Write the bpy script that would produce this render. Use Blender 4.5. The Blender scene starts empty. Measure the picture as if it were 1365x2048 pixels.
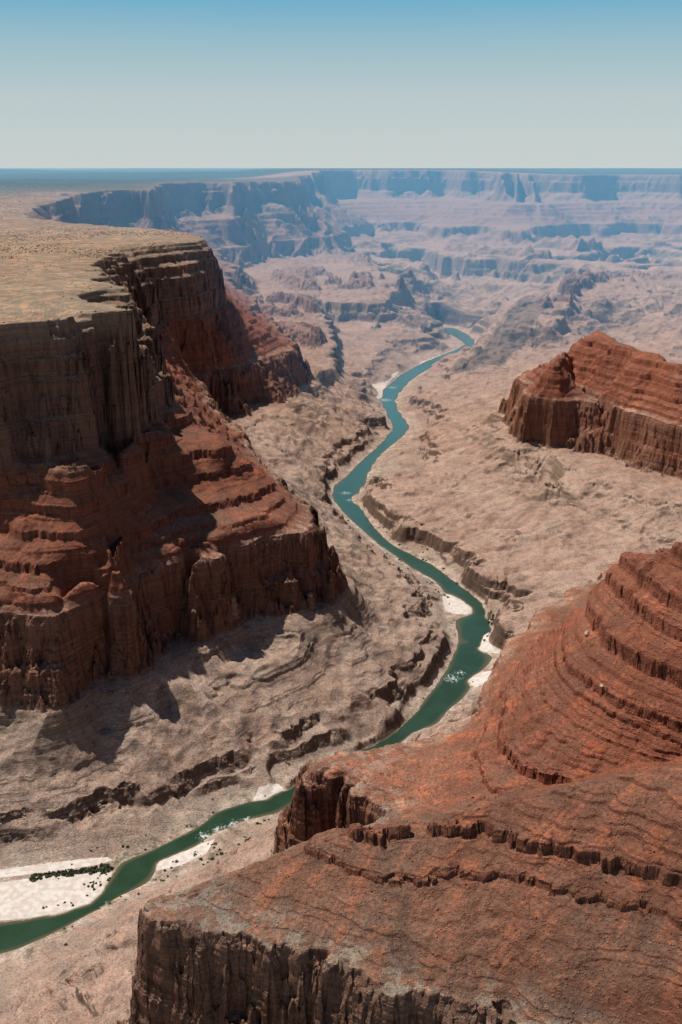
import bpy, math, random, time
import numpy as np
T0 = time.time()
Q = 1.0
# ------------------------------------------------------------------ camera model (metres, river level = 0)
H, F = 1400.0, 2048.0
PITCH = math.atan((1024 - 336) / F)
CP, SP = math.cos(PITCH), math.sin(PITCH)

def ss(a, b, x):
    t = np.clip((np.asarray(x, float) - a) / (b - a), 0, 1)
    return t * t * (3 - 2 * t)

def ray(px, py):
    cx, cy = (px - 682.5) / F, (1024 - py) / F
    return np.array([cx, CP + cy * SP, -SP + cy * CP])

# regional dip: layers rise towards the far wall
def dip(x, y, sg):
    r = np.hypot(x, y)
    th = np.degrees(np.arctan2(x, y))
    o = 230 * ss(5500, 11500, r) * np.clip(sg / 220.0, 0, 1)
    w2 = ss(12500, 16000, r) * ss(-6.0, -1.0, th) * (1 - .62 * ss(4, 13, th))
    return o + 118 * w2 * np.clip((sg - 700) / 330.0, 0, 1.0)

def at(px, py, sg):
    """point of the rock layer sg met by a sight line of the survey photograph"""
    d = ray(px, py)
    t = np.geomspace(500, 20000, 1500)
    f = H + d[2] * t - sg - dip(d[0] * t, d[1] * t, sg)
    k = np.nonzero(f <= 0)[0]
    if len(k) == 0: return d[0] * 18000, d[1] * 18000
    i = max(k[0], 1); a, b = f[i - 1], f[i]
    tt = t[i - 1] + (t[i] - t[i - 1]) * a / (a - b) if a > 0 else t[i]
    return d[0] * tt, d[1] * tt

def at_d(px, dist):
    d = ray(px, 340); k = dist / math.hypot(d[0], d[1])
    return d[0] * k, d[1] * k

# ------------------------------------------------------------------ noise
rng = np.random.default_rng(7)
PERM = np.concatenate([rng.permutation(256)] * 3).astype(np.int32)
_ang = rng.uniform(0, 2 * np.pi, 256)
GX, GY = np.cos(_ang).astype(np.float32), np.sin(_ang).astype(np.float32)

def perlin(x, y, seed=0):
    x = np.asarray(x, np.float32) + seed * 17.31; y = np.asarray(y, np.float32) + seed * 9.77
    xi = np.floor(x).astype(np.int32); yi = np.floor(y).astype(np.int32)
    fx = x - xi; fy = y - yi
    xi &= 255; yi &= 255
    u = fx * fx * fx * (fx * (fx * 6 - 15) + 10); v = fy * fy * fy * (fy * (fy * 6 - 15) + 10)
    a = PERM[xi] + yi; b = PERM[xi + 1] + yi
    h00, h10, h01, h11 = PERM[a], PERM[b], PERM[a + 1], PERM[b + 1]
    n00 = GX[h00] * fx + GY[h00] * fy
    n10 = GX[h10] * (fx - 1) + GY[h10] * fy
    n01 = GX[h01] * fx + GY[h01] * (fy - 1)
    n11 = GX[h11] * (fx - 1) + GY[h11] * (fy - 1)
    p = n00 + u * (n10 - n00); q = n01 + u * (n11 - n01)
    return (p + v * (q - p)) * 1.5

# ------------------------------------------------------------------ rock column: z <-> s  (cliffs are short in s)
KEYS = [(-60, -60), (0, 0), (70, 50), (222, 165), (420, 189), (700, 379), (1030, 440), (2000, 1410)]
KEYS_R = KEYS[:6] + [(1030, 600), (2000, 1570)]
def column(bands, base=1.0, keys=KEYS):
    z = np.arange(-60, 2001, 1.0); k = np.full(z.shape, base)
    for a, b, v in bands: k[(z >= a) & (z < b)] = v
    s = np.concatenate([[0], np.cumsum(k[:-1])])
    kz = np.array([q[0] for q in keys], float); ks = np.array([q[1] for q in keys], float)
    raw = np.interp(kz, z, s)
    return z, np.interp(s, raw, ks)
REDWALL = [(222, 300, .10), (300, 312, .32), (312, 400, .09), (400, 420, .22)]
SUPAI = [(420, 700, 1.05), (436, 444, .25), (462, 472, .18), (488, 506, .10), (527, 534, .2), (546, 562, .12), (574, 578, .3), (590, 614, .12), (626, 632, .2),
         (644, 668, .12), (682, 688, .25)]
SUPAI2 = [(420, 700, 1.0), (434, 440, .3), (463, 473, .16), (489, 508, .10), (522, 528, .2), (546, 562, .12), (582, 586, .3), (592, 615, .12), (636, 641, .2),
         (646, 670, .12), (684, 690, .3)]
COCO = [(700, 786, .10), (786, 797, 1.0), (797, 842, .10), (842, 848, .9), (848, 884, .10), (884, 899, 1.1), (899, 936, .13), (936, 952, 1.2), (952, 984, .14), (984, 998, 1.2), (998, 1012, .14), (1012, 1018, .8), (1018, 1030, .14)]
def thin(seed, a, b, gap, k):
    g = random.Random(seed); z = a; out = []
    while z < b:
        h = g.uniform(1, 3.2); out.append((z, z + h, k)); z += h + g.uniform(.4, 1.6) * gap
    return out
COL_A = column(thin(1, 16, 215, 13, .2) + thin(2, 425, 700, 6.5, .22) + [(8, 20, .6), (22, 48, .14), (50, 72, .12), (104, 110, .3), (140, 148, .25), (165, 196, .5), (196, 206, .2)] + REDWALL + SUPAI + COCO)
COL_B = column(thin(3, 16, 215, 15, .2) + thin(4, 425, 700, 7.5, .2) + [(8, 16, .5), (18, 46, .14), (52, 74, .14), (122, 127, .3), (158, 166, .25), (185, 200, .35)] + REDWALL + SUPAI2 + COCO)
COL_F = column(thin(8, 205, 1025, 22, .45) + [(60, 66, .4), (112, 150, .14), (150, 158, .5), (158, 200, .12)] + [(222, 420, .12)] + SUPAI + [(700, 770, .5), (770, 800, .8), (800, 930, .12), (930, 940, .6), (940, 1026, .14)])
COL_R = column(thin(2, 425, 700, 6.5, .22) + [(8, 20, .6), (22, 46, .14), (50, 72, .14), (140, 148, .25), (165, 196, .5), (196, 206, .2)] + REDWALL + SUPAI + thin(5, 705, 1030, 7, .4) + [(712, 726, .15), (748, 766, .12), (790, 812, .14), (850, 868, .12), (905, 925, .15)], 1.0, KEYS_R)
COL_N = column(thin(7, 425, 1030, 8, .24) + [(14, 62, .45)] + REDWALL + [(462, 469, .13), (478, 480, .3), (486, 501, .09), (512, 514, .3), (528, 532, .15), (546, 551, .12), (560, 562, .3), (575, 579, .15), (590, 604, .13), (622, 626, .3), (642, 670, .10), (700, 720, .12), (738, 758, .12), (800, 815, .14), (870, 885, .15)], 1.0, KEYS_R)
def is_right(x, y): return ss(250, 500, x) * (1 - ss(6500, 7500, np.hypot(x, y)))
_kz, _ks, _kr = np.array([q[0] for q in KEYS], float), np.array([q[1] for q in KEYS], float), np.array([q[1] for q in KEYS_R], float)
def S_of(sg, x, y):
    w = float(is_right(x, y)); return float(np.interp(sg, _kz, _ks)) * (1 - w) + float(np.interp(sg, _kz, _kr)) * w

# ------------------------------------------------------------------ survey: contours of the layers
L_BANK = [(-400,1900),(-150,1868),(0,1840),(60,1835),(130,1825),(180,1808),(205,1785),(222,1750),(240,1720),(300,1700),(350,1675),(400,1650),(430,1622),(480,1605),
  (520,1598),(553,1600),(566,1575),(572,1560),(600,1548),(640,1526),(680,1511),(740,1485),(790,1455),(830,1415),(870,1365),(890,1332),(905,1300),(912,1270),(900,1245),(890,1215),
  (882,1180),(866,1160),(820,1135),(790,1112),(755,1087),(720,1058),(690,1032),(668,1007),(656,990),(660,972),(690,950),(715,925),(745,902),(768,880),(782,855),(772,825),(757,800),
  (768,775),(800,748),(840,728),(880,712),(915,700),(932,688),(905,672),(870,662),(850,656)]
R_BANK = [(-400,1985),(-150,1950),(0,1912),(50,1895),(100,1872),(200,1814),(240,1792),(300,1770),(315,1745),(310,1725),(340,1712),(400,1690),(430,1665),(500,1640),(560,1628),(600,1600),
  (640,1560),(690,1525),(740,1508),(800,1490),(825,1465),(880,1450),(900,1420),(935,1395),(950,1372),(930,1360),(965,1345),(1000,1316),(1008,1309),(960,1300),(940,1285),(960,1270),
  (990,1262),(995,1240),(975,1210),(940,1180),(900,1153),(870,1130),(830,1110),(795,1093),(772,1078),(747,1048),(732,1020),(727,990),(737,960),(742,935),(762,908),(792,885),(817,865),
  (821,850),(802,825),(792,800),(805,780),(822,760),(850,742),(890,724),(930,708),(955,690),(940,672),(915,655),(860,649)]
C = []   # (list of (px,py), sigma)
C.append(([(-300,1747),(0,1737),(100,1726),(180,1717),(225,1712),(262,1705),(310,1690)], 3.5)); C.append((L_BANK, 1.8)); C.append((R_BANK, 1.8))
# left side; unseen off-frame ends invented, set back so sun reaches the ledges
C.append(([(648,985),(641,960),(645,938),(660,920),(690,888),(735,845),(765,824),(775,835)], 72))
C.append(([(655,1005),(690,1050),(740,1095),(790,1130),(850,1165),(868,1190),(876,1225),(886,1250),(880,1285),(860,1320),(838,1348),(826,1385),(785,1425),(742,1455),(700,1470),(650,1492),(570,1540)], 48))
C.append(([(-700,1340),(-300,1400),(0,1412),(80,1424),(140,1412),(190,1365),(232,1328),(310,1305),(370,1262),(400,1234),(470,1234),(554,1222),(640,1212),(668,1185),
  (662,1150),(610,1080),(560,1010),(500,930),(450,860),(432,828),(460,814),(500,812),(540,806),(570,806),(598,782),(613,766)], 222))
C.append(([(-700,1140),(-300,1200),(0,1224),(60,1229),(103,1230),(154,1187),(226,1180),(287,1150),(359,1124),(446,1118),(462,1093),(530,1073),(590,1067),(612,1032),
  (600,1012),(560,968),(480,880),(410,800),(380,752),(436,750),(482,731),(533,715),(564,701),(594,697)], 420))
C.append(([(-700,850),(-300,885),(0,903),(60,888),(125,912),(170,908),(225,895)], 728))
C.append(([(240,893),(275,885),(312,850),(345,805),(338,776),(305,735),(280,700),(287,661),(328,640),(359,640),(405,625),(451,609)], 700))
C.append(([(-700,600),(-300,640),(0,656),(103,652),(169,638)], 1016))
C.append(([(195,634),(251,630),(257,626),(233,619),(174,613),(135,603),(160,596),(241,580),(255,582),(230,573),(207,565),(205,551),(196,538),(218,526),(228,510),(256,497),
  (333,490),(390,484),(406,476)], 1030))
C.append(([(-300,960),(0,976),(60,976),(130,972),(190,966),(222,976),(229,950),(246,918),(275,902),(305,893),(340,866),(400,852),(452,884)], 640))
C.append(([(-300,1010),(0,1058),(40,1075),(90,1090),(160,1076),(212,1066),(226,1088),(250,1062),(288,1012),(302,985),(340,975),(420,960),(500,950),(515,930)], 545))
C.append(([(-300,1110),(0,1150),(60,1170),(120,1165),(200,1132),(226,1122),(270,1092),(330,1066),(420,1060),(480,1042),(540,1024)], 480))
# second promontory, far side (hidden) and the alcove behind it
C.append(([(406,474),(370,466),(300,460),(215,455),(90,445),(40,440),(24,434),(67,413),(130,396),(190,383),(272,377),(300,381)], 1030))
C.append(([(451,607),(430,575),(380,540),(300,510),(200,480),(150,470)], 700))
C.append(([(596,695),(560,660),(520,610),(470,570)], 420))
C.append(([(615,764),(590,720),(560,668),(510,625),(475,595)], 222))
# benches in the middle distance, left bank
C.append(([(700,500),(735,546),(738,556),(650,562),(640,590),(540,590),(520,612),(620,634),(640,655),(655,690),(664,735),(630,750)], 205))
C.append(([(790,560),(748,584),(690,596),(665,600),(640,640),(672,680),(692,772),(650,780)], 110))
# low mesas on those benches
C.append(([(560,540),(640,560),(735,552),(738,543),(700,535),(600,528),(560,540)], 300)); C.append(([(540,560),(600,588),(660,592),(745,582),(758,545),(705,526),(590,518),(540,560)], 222))
C.append(([(500,598),(560,612),(622,602),(604,586),(520,580),(500,598)], 300)); C.append(([(478,620),(560,642),(645,630),(632,584),(510,570),(478,620)], 222))
C.append(([(520,650),(600,662),(640,672),(640,655),(560,640),(520,650)], 280)); C.append(([(505,676),(600,692),(662,712),(655,656),(560,630),(505,676)], 222))
# right side
C.append(([(735,945),(730,973),(757,1009),(793,1042),(844,1060),(911,1086),(932,1132),(973,1158),(993,1204),(1014,1250),(1030,1275)], 72))
C.append(([(830,790),(850,780),(930,755),(985,748)], 90))
C.append(([(1010,835),(1012,858),(1040,856),(1100,851),(1140,850),(1180,872),(1230,902),(1270,937),(1320,950),(1365,966),(1500,1010),(1800,1110)], 222))
C.append(([(1034,760),(1040,752),(1101,748),(1142,762),(1158,790),(1178,788),(1222,806),(1270,828),(1320,845),(1365,858),(1500,890),(1800,960)], 420))
C.append(([(1104,738),(1142,736),(1160,748),(1195,748),(1230,768),(1260,784),(1310,800),(1365,810),(1500,840),(1800,907)], 490))
C.append(([(1108,716),(1142,680),(1170,690),(1195,686),(1225,702),(1260,719),(1310,735),(1365,748),(1500,776),(1800,827)], 600))
C.append(([(1175,672),(1195,668),(1215,680),(1260,697)], 640))
C.append(([(1108,712),(1130,695),(1195,667),(1260,700),(1310,716),(1345,734)], 600))
C.append(([(1034,758),(1060,742),(1110,728),(1180,720),(1260,753),(1365,786),(1500,809),(1800,858)], 420))
C.append(([(1010,833),(1025,815),(1060,800),(1110,778),(1180,764),(1260,795),(1365,829),(1500,853),(1800,902)], 222))
C.append(([(1005,882),(1030,905),(1080,896),(1118,906),(1122,935),(1114,964),(1150,966),(1200,960),(1240,985),(1300,1010)], 200))
C.append(([(1000,915),(1035,945),(1080,930),(1112,955),(1118,990),(1180,1012),(1250,1042)], 150))
P0 = [(1365,1050,175),(1250,1050,150),(1150,1080,115),(1500,1080,190)]
# middle red ridge
C.append(([(638,1514),(700,1505),(760,1500),(830,1480),(900,1462),(948,1440),(960,1400),(985,1332),(1005,1295),(1060,1228),(1200,1130),(1400,1080),(1800,1060)], 420))
C.append(([(638,1514),(610,1538),(612,1552),(650,1545),(716,1577),(747,1603),(772,1624)], 420))
C.append(([(772,1626),(700,1660),(640,1680),(580,1705),(500,1745),(420,1775),(350,1795),(300,1806),(288,1818),(318,1858),(400,1853),(451,1880),(492,1886),(538,1901),(615,1906),(665,1920),(742,1957),(783,1985),(870,1980),(952,2014),(1013,2008),(1039,2048),(1150,2100),(1400,2180),(1800,2300)], 420))
C.append(([(255,2065),(330,2135),(420,2175),(540,2205),(700,2270),(900,2340),(1100,2420),(1600,2600)], 222))
C.append(([(255,2065),(250,2041),(350,1992),(420,1966),(500,1934),(580,1887),(640,1860),(700,1838),(738,1832),(716,1800),(650,1762),(585,1759),(553,1735),(545,1700),(560,1668),(595,1660),(630,1676),(700,1676),(760,1660),(830,1639),(900,1618),(935,1588),(942,1548),(965,1465),
  (985,1441),(1050,1366),(1200,1254),(1400,1195),(1800,1170)], 222))
# dark ridge and hills on the right bank
C.append(([(1042,655),(1050,625),(1064,603),(1108,606),(1122,640),(1090,660),(1042,655)], 185))
C.append(([(905,738),(960,700),(1010,668),(1040,625),(1060,600),(1120,600),(1140,640),(1130,700),(1000,745)], 100))
C.append(([(1120,612),(1165,596),(1225,585),(1260,572),(1300,585),(1365,588),(1600,585)], 205))
C.append(([(1120,612),(1165,602),(1225,598),(1260,590),(1300,602),(1365,604),(1600,605)], 160))
# spot heights along crests and floors: (px, py, sigma)
P = []
P.append([(645,1524,434),(700,1535,434),(760,1545,436),(800,1560,440)])
P.append([(551,1648,300),(570,1600,330)])
P.append([(1060,735,445),(1110,712,570),(1150,678,606),(1195,652,659),(1225,674,652),(1260,690,645),(1310,706,641),(1365,736,611),(1500,765,600),(1800,800,648)])
P.append(P0)
P.append([(985,1330,432),(1050,1290,490),(1075,1260,540),(1110,1230,590),(1190,1195,640),(1200,1166,670),(1235,1140,720),(1300,1126,770),(1365,1118,800),(1600,1090,870),(1900,1060,900)])
P.append([(320,1795,426),(480,1735,445),(600,1690,470),(640,1660,490),(700,1645,500),(830,1650,510),(900,1625,527),(1039,1592,560),(1150,1570,590),(1280,1533,625),(1365,1525,645),(1600,1500,740),(1900,1480,830)])
P.append([(800,1612,430),(900,1594,455),(1039,1575,488),(1150,1560,508),(1280,1525,540),(1365,1516,560),(1600,1490,640)])
P.append([(-300,2130,60),(0,2060,60),(150,1960,40),(200,2048,90)])
P.append([(-300,2400,180),(0,2300,150),(200,2250,200)])
P.append([(360,1745,6),(450,1700,10),(520,1668,14)])
P.append([(870,765,20),(950,705,95),(1020,652,180),(1062,602,225),(1100,606,225)])
P.append([(1100,606,225),(1160,592,205),(1250,558,240),(1365,545,260),(1700,530,300)])
P.append([(1000,720,80),(1130,690,60),(1250,672,70),(1365,665,80)])
P.append([(1000,590,40),(900,600,30),(1100,575,60),(1250,535,90)])
P.append([(640,1100,140),(760,1200,110),(800,1300,90)])
P.append([(870,860,95),(950,900,130)])
# far wall by distance: (px, dist, sigma)
D = []
# third promontory, by distance
D.append([(300,9700,1030),(318,10300,1030),(330,11000,1030),(360,11250,1030),(390,11350,1030),(425,11500,1030),(446,11450,1030),(461,11150,1030),(480,11600,1030),(513,12250,1030),(564,12250,1030),(606,12800,1030),(612,14000,1030),(600,15000,1030)])
D.append([(150,8600,700),(190,9350,700),(272,9750,700),(300,9480,700),(325,10150,700),(335,10800,700),(359,11020,700),(390,11150,700),(425,11250,700),(446,11230,700),(463,10900,700),(488,11350,700),(515,11980,700),(566,11990,700),(618,12500,700),(628,13400,700),(640,14600,700)])
D.append([(420,9900,420),(445,10850,420),(470,10600,420),(500,11000,420),(525,11500,420),(580,11600,420),(640,12150,420),(676,12650,420),(690,13600,420),(690,14500,420)])
D.append([(440,9700,222),(462,10700,222),(480,10480,222),(508,10900,222),(535,11380,222),(590,11480,222),(655,12020,222),(692,12550,222),(704,13500,222),(700,14350,222)])
_g = random.Random(11)
def wig(pts, step, amp):
    px = np.arange(pts[0][0], 2101, step); d = np.interp(px, [p[0] for p in pts], [p[1] for p in pts])
    return [(float(a), float(b) + _g.uniform(-amp, amp)) for a, b in zip(px, d)]
rim = wig([(600,15000),(640,16700),(700,17700),(780,17300),(860,17900),(950,17200),(1040,16000),(1062,17300),(1180,16900),(1260,17500),(1365,17000),(1500,17300),(2100,16600)], 22, 260)
D.append([(a, b, 1030) for a, b in rim]); D.append([(a, b - 340 - _g.uniform(-90, 160), 700) for a, b in rim])
rw = wig([(690,14500),(740,15300),(850,15600),(880,14500),(990,14700),(1045,13700),(1090,15000),(1250,16000),(1500,15700),(2100,15000)], 26, 170)
D.append([(a, b, 420) for a, b in rw]); D.append([(a, b - 100, 222) for a, b in rw])
mv = wig([(740,13100),(860,13500),(880,12500),(950,12300),(1060,12000),(1170,12400),(1200,13800),(1365,14500),(1700,14300),(2100,13800)], 26, 190)
D.append([(a, b, 205) for a, b in mv]); D.append([(a, b - 250 - _g.uniform(-60, 120), 105) for a, b in mv])
D.append([(700,19500,1040),(1000,19500,1040),(1365,19500,1040),(2100,19500,1040)])
for d_, s_ in ((9000, 1040), (14000, 1050), (22000, 1050), (35000, 1050), (58000, 1060)):
    D.append([(-1200, d_, s_), (-600, d_, s_), (-200, d_, s_)] + ([(200, d_, s_), (480, d_, s_)] if d_ > 14000 else []) + ([(900, d_, s_), (1400, d_, s_), (2100, d_, s_)] if d_ > 20000 else []))
RIMS = [[(x - 32, y + 48, 1034) for x, y in (at(a, b, 1030) for a, b in pl)] for pl, sg in C if sg in (1030, 1016)]
D.append([(-900, 4000, 1040), (-300, 3500, 1035), (0, 3600, 1035), (100, 4500, 1036), (0, 6000, 1037)])

# ------------------------------------------------------------------ membrane through the contours on a log-polar grid
R0, R1 = 620.0, 62000.0
TH0, TH1 = math.radians(-40), math.radians(38)
NU, NT = 1040, 320
def rasterize():
    val = np.zeros((NU, NT)); cnt = np.zeros((NU, NT))
    def put(pts):
        for (x0, y0, s0), (x1, y1, s1) in zip(pts[:-1], pts[1:]):
            n = max(2, int(6 * max(abs(math.log(math.hypot(x1, y1) / math.hypot(x0, y0))), abs(math.atan2(x1, y1) - math.atan2(x0, y0))) / .0044))
            t = np.linspace(0, 1, n); x = x0 + (x1 - x0) * t; y = y0 + (y1 - y0) * t; s = s0 + (s1 - s0) * t
            u = np.log(np.hypot(x, y) / R0) / math.log(R1 / R0) * (NU - 1); v = (np.arctan2(x, y) - TH0) / (TH1 - TH0) * (NT - 1)
            i = np.round(u).astype(int); j = np.round(v).astype(int)
            ok = (i >= 0) & (i < NU) & (j >= 0) & (j < NT)
            np.add.at(val, (i[ok], j[ok]), s[ok]); np.add.at(cnt, (i[ok], j[ok]), 1)
    for pl, sg in C:
        pts = []
        for a, b in pl:
            x, y = at(a, b, sg); pts.append((x, y, S_of(sg, x, y)))
        put(pts)
    for pl in P:
        pts = []
        for a, b, sg in pl:
            x, y = at(a, b, sg); pts.append((x, y, S_of(sg, x, y)))
        put(pts)
    for pl in D:
        pts = []
        for a, d, sg in pl:
            x, y = at_d(a, d); pts.append((x, y, S_of(sg, x, y)))
        put(pts)
    for pts in RIMS: put([(x, y, S_of(sg, x, y)) for x, y, sg in pts])
    return np.where(cnt > 0, val / np.maximum(cnt, 1), 0), cnt > 0

def in_poly(x, y, poly):
    ins = np.zeros(x.shape, bool); n = len(poly)
    for i in range(n):
        x0, y0 = poly[i]; x1, y1 = poly[(i + 1) % n]
        c = ((y0 > y) != (y1 > y))
        with np.errstate(divide='ignore', invalid='ignore'):
            ins ^= c & (x < (x1 - x0) * (y - y0) / ((y1 - y0) if y1 != y0 else 1e-9) + x0)
    return ins
def flat(pl, z=0.0): return [at(a, b, z) for a, b in pl]
RIVER = flat(L_BANK) + flat(R_BANK)[::-1]
ISLAND = flat([(884,1196),(896,1188),(918,1196),(944,1212),(953,1226),(930,1231),(905,1228),(890,1222)])

def solve():
    val, fix = rasterize()
    th = np.linspace(TH0, TH1, NT); r = R0 * (R1 / R0) ** np.linspace(0, 1, NU)
    X = r[:, None] * np.sin(th); Y = r[:, None] * np.cos(th)
    MID = [(-400,1942),(-150,1910),(0,1876),(100,1850),(200,1810),(245,1765),(300,1718),(400,1668),(470,1625),(530,1612),(570,1590),(610,1555),(680,1520),(740,1497),(800,1470),(850,1432),(900,1385),(935,1335),
      (945,1290),(975,1250),(968,1222),(935,1185),(880,1152),(830,1122),(775,1090),(735,1045),(700,1015),(685,990),(715,955),(742,915),(780,880),(800,855),(788,828),(775,803),(785,782),(815,755),(860,725),(925,700),(945,685),(925,668),(885,657)]
    pts = [at(a_, b_, 0) for a_, b_ in MID]
    for (x0, y0), (x1, y1) in zip(pts[:-1], pts[1:]):
        t_ = np.linspace(0, 1, 60); xx = x0 + (x1 - x0) * t_; yy = y0 + (y1 - y0) * t_
        i = np.round(np.log(np.hypot(xx, yy) / R0) / math.log(R1 / R0) * (NU - 1)).astype(int); j = np.round((np.arctan2(xx, yy) - TH0) / (TH1 - TH0) * (NT - 1)).astype(int)
        ok = (j >= 0) & (j < NT) & (i > 0) & (i < NU)
        val[i[ok], j[ok]] = -11; fix[i[ok], j[ok]] = True
    isl = in_poly(X, Y, ISLAND); val[isl] = 2.2; fix |= isl
    levels = []
    v, f = val, fix
    while min(v.shape) > 12:
        levels.append((v, f))
        a, b = v.shape[0] // 2 * 2, v.shape[1] // 2 * 2
        w = f[:a, :b].astype(float); vv = v[:a, :b] * w
        sm = lambda q: q[0::2, 0::2] + q[1::2, 0::2] + q[0::2, 1::2] + q[1::2, 1::2]
        W = sm(w); v = np.where(W > 0, sm(vv) / np.maximum(W, 1e-9), 0); f = W > 0
    u = None
    for v, f in levels[::-1]:
        if u is None: u = np.full(v.shape, 300.0)
        else:
            ii = np.clip((np.arange(v.shape[0]) - .5) / 2, 0, u.shape[0] - 1); jj = np.clip((np.arange(v.shape[1]) - .5) / 2, 0, u.shape[1] - 1)
            u = bil(u, ii[:, None] + 0 * jj[None], jj[None] + 0 * ii[:, None])
        u[f] = v[f]
        chk = (np.add.outer(np.arange(v.shape[0]), np.arange(v.shape[1])) % 2).astype(bool)
        for it in range(120):
            for par in (chk, ~chk):
                p = np.pad(u, 1, mode='edge')
                n = .25 * (p[:-2, 1:-1] + p[2:, 1:-1] + p[1:-1, :-2] + p[1:-1, 2:])
                m = par & ~f
                u[m] += 1.7 * (n[m] - u[m])
    for _ in range(2):
        p = np.pad(u, 1, mode='edge'); n = .25 * (p[:-2, 1:-1] + p[2:, 1:-1] + p[1:-1, :-2] + p[1:-1, 2:]); u = .5 * u + .5 * n
    return u

def bil(a, i, j):
    i = np.clip(i, 0, a.shape[0] - 1.001); j = np.clip(j, 0, a.shape[1] - 1.001)
    i0 = i.astype(int); j0 = j.astype(int); fi = i - i0; fj = j - j0
    return (a[i0, j0] * (1 - fi) + a[i0 + 1, j0] * fi) * (1 - fj) + (a[i0, j0 + 1] * (1 - fi) + a[i0 + 1, j0 + 1] * fi) * fj
FIELD = solve()
print('solve', time.time() - T0)

def s_base(x, y):
    r = np.hypot(x, y); th = np.arctan2(x, y)
    return bil(FIELD, np.log(r / R0) / math.log(R1 / R0) * (NU - 1), (th - TH0) / (TH1 - TH0) * (NT - 1))

S220, S420, S700, S1030 = 165.0, 189.0, 379.0, 440.0
def slope_dirs():
    f = FIELD.copy()
    for _ in range(3):
        p = np.pad(f, 1, mode='edge'); f = (p[:-2, 1:-1] + p[2:, 1:-1] + p[1:-1, :-2] + p[1:-1, 2:] + 2 * f) / 6
    th = np.linspace(TH0, TH1, NT); r = R0 * (R1 / R0) ** np.linspace(0, 1, NU)
    gu, gt = np.gradient(f)
    gr = gu / (r[:, None] * math.log(R1 / R0) / (NU - 1)); gt = gt / (r[:, None] * (TH1 - TH0) / (NT - 1))
    gx = gr * np.sin(th) + gt * np.cos(th); gy = gr * np.cos(th) - gt * np.sin(th)
    g = np.hypot(gx, gy); k = 1 / np.maximum(g, .06)
    return gx * k, gy * k
DX, DY = slope_dirs()
def cells(x, y, size, sd):
    """one random value per irregular block, -1..1"""
    g = np.random.default_rng(sd); jx, jy, vv = (g.uniform(0, 1, 4096).astype(np.float32) for _ in range(3))
    u = np.asarray(x / size, np.float32); v = np.asarray(y / size, np.float32); iu = np.floor(u).astype(np.int32); iv = np.floor(v).astype(np.int32)
    best = np.full(u.shape, 9, np.float32); out = np.zeros(u.shape, np.float32)
    for a in (-1, 0, 1):
        for b in (-1, 0, 1):
            ca, cb = iu + a, iv + b; h = (ca * 1619 + cb * 31337) & 4095
            dd = (ca + jx[h] - u) ** 2 + (cb + jy[h] - v) ** 2
            c = dd < best; best = np.where(c, dd, best); out = np.where(c, vv[h], out)
    return out * 2 - 1
def streaks(x, y, gx, gy, lam, step, sd):
    """noise dragged down the slope: rills and chutes"""
    n = 0; m_ = 4 if lam < 20 else 2
    for q in range(-m_, m_ + 1): n = n + perlin((x + gx * q * step) / lam, (y + gy * q * step) / lam, sd)
    return n / (3.0 if m_ == 4 else 2.2)
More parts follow.
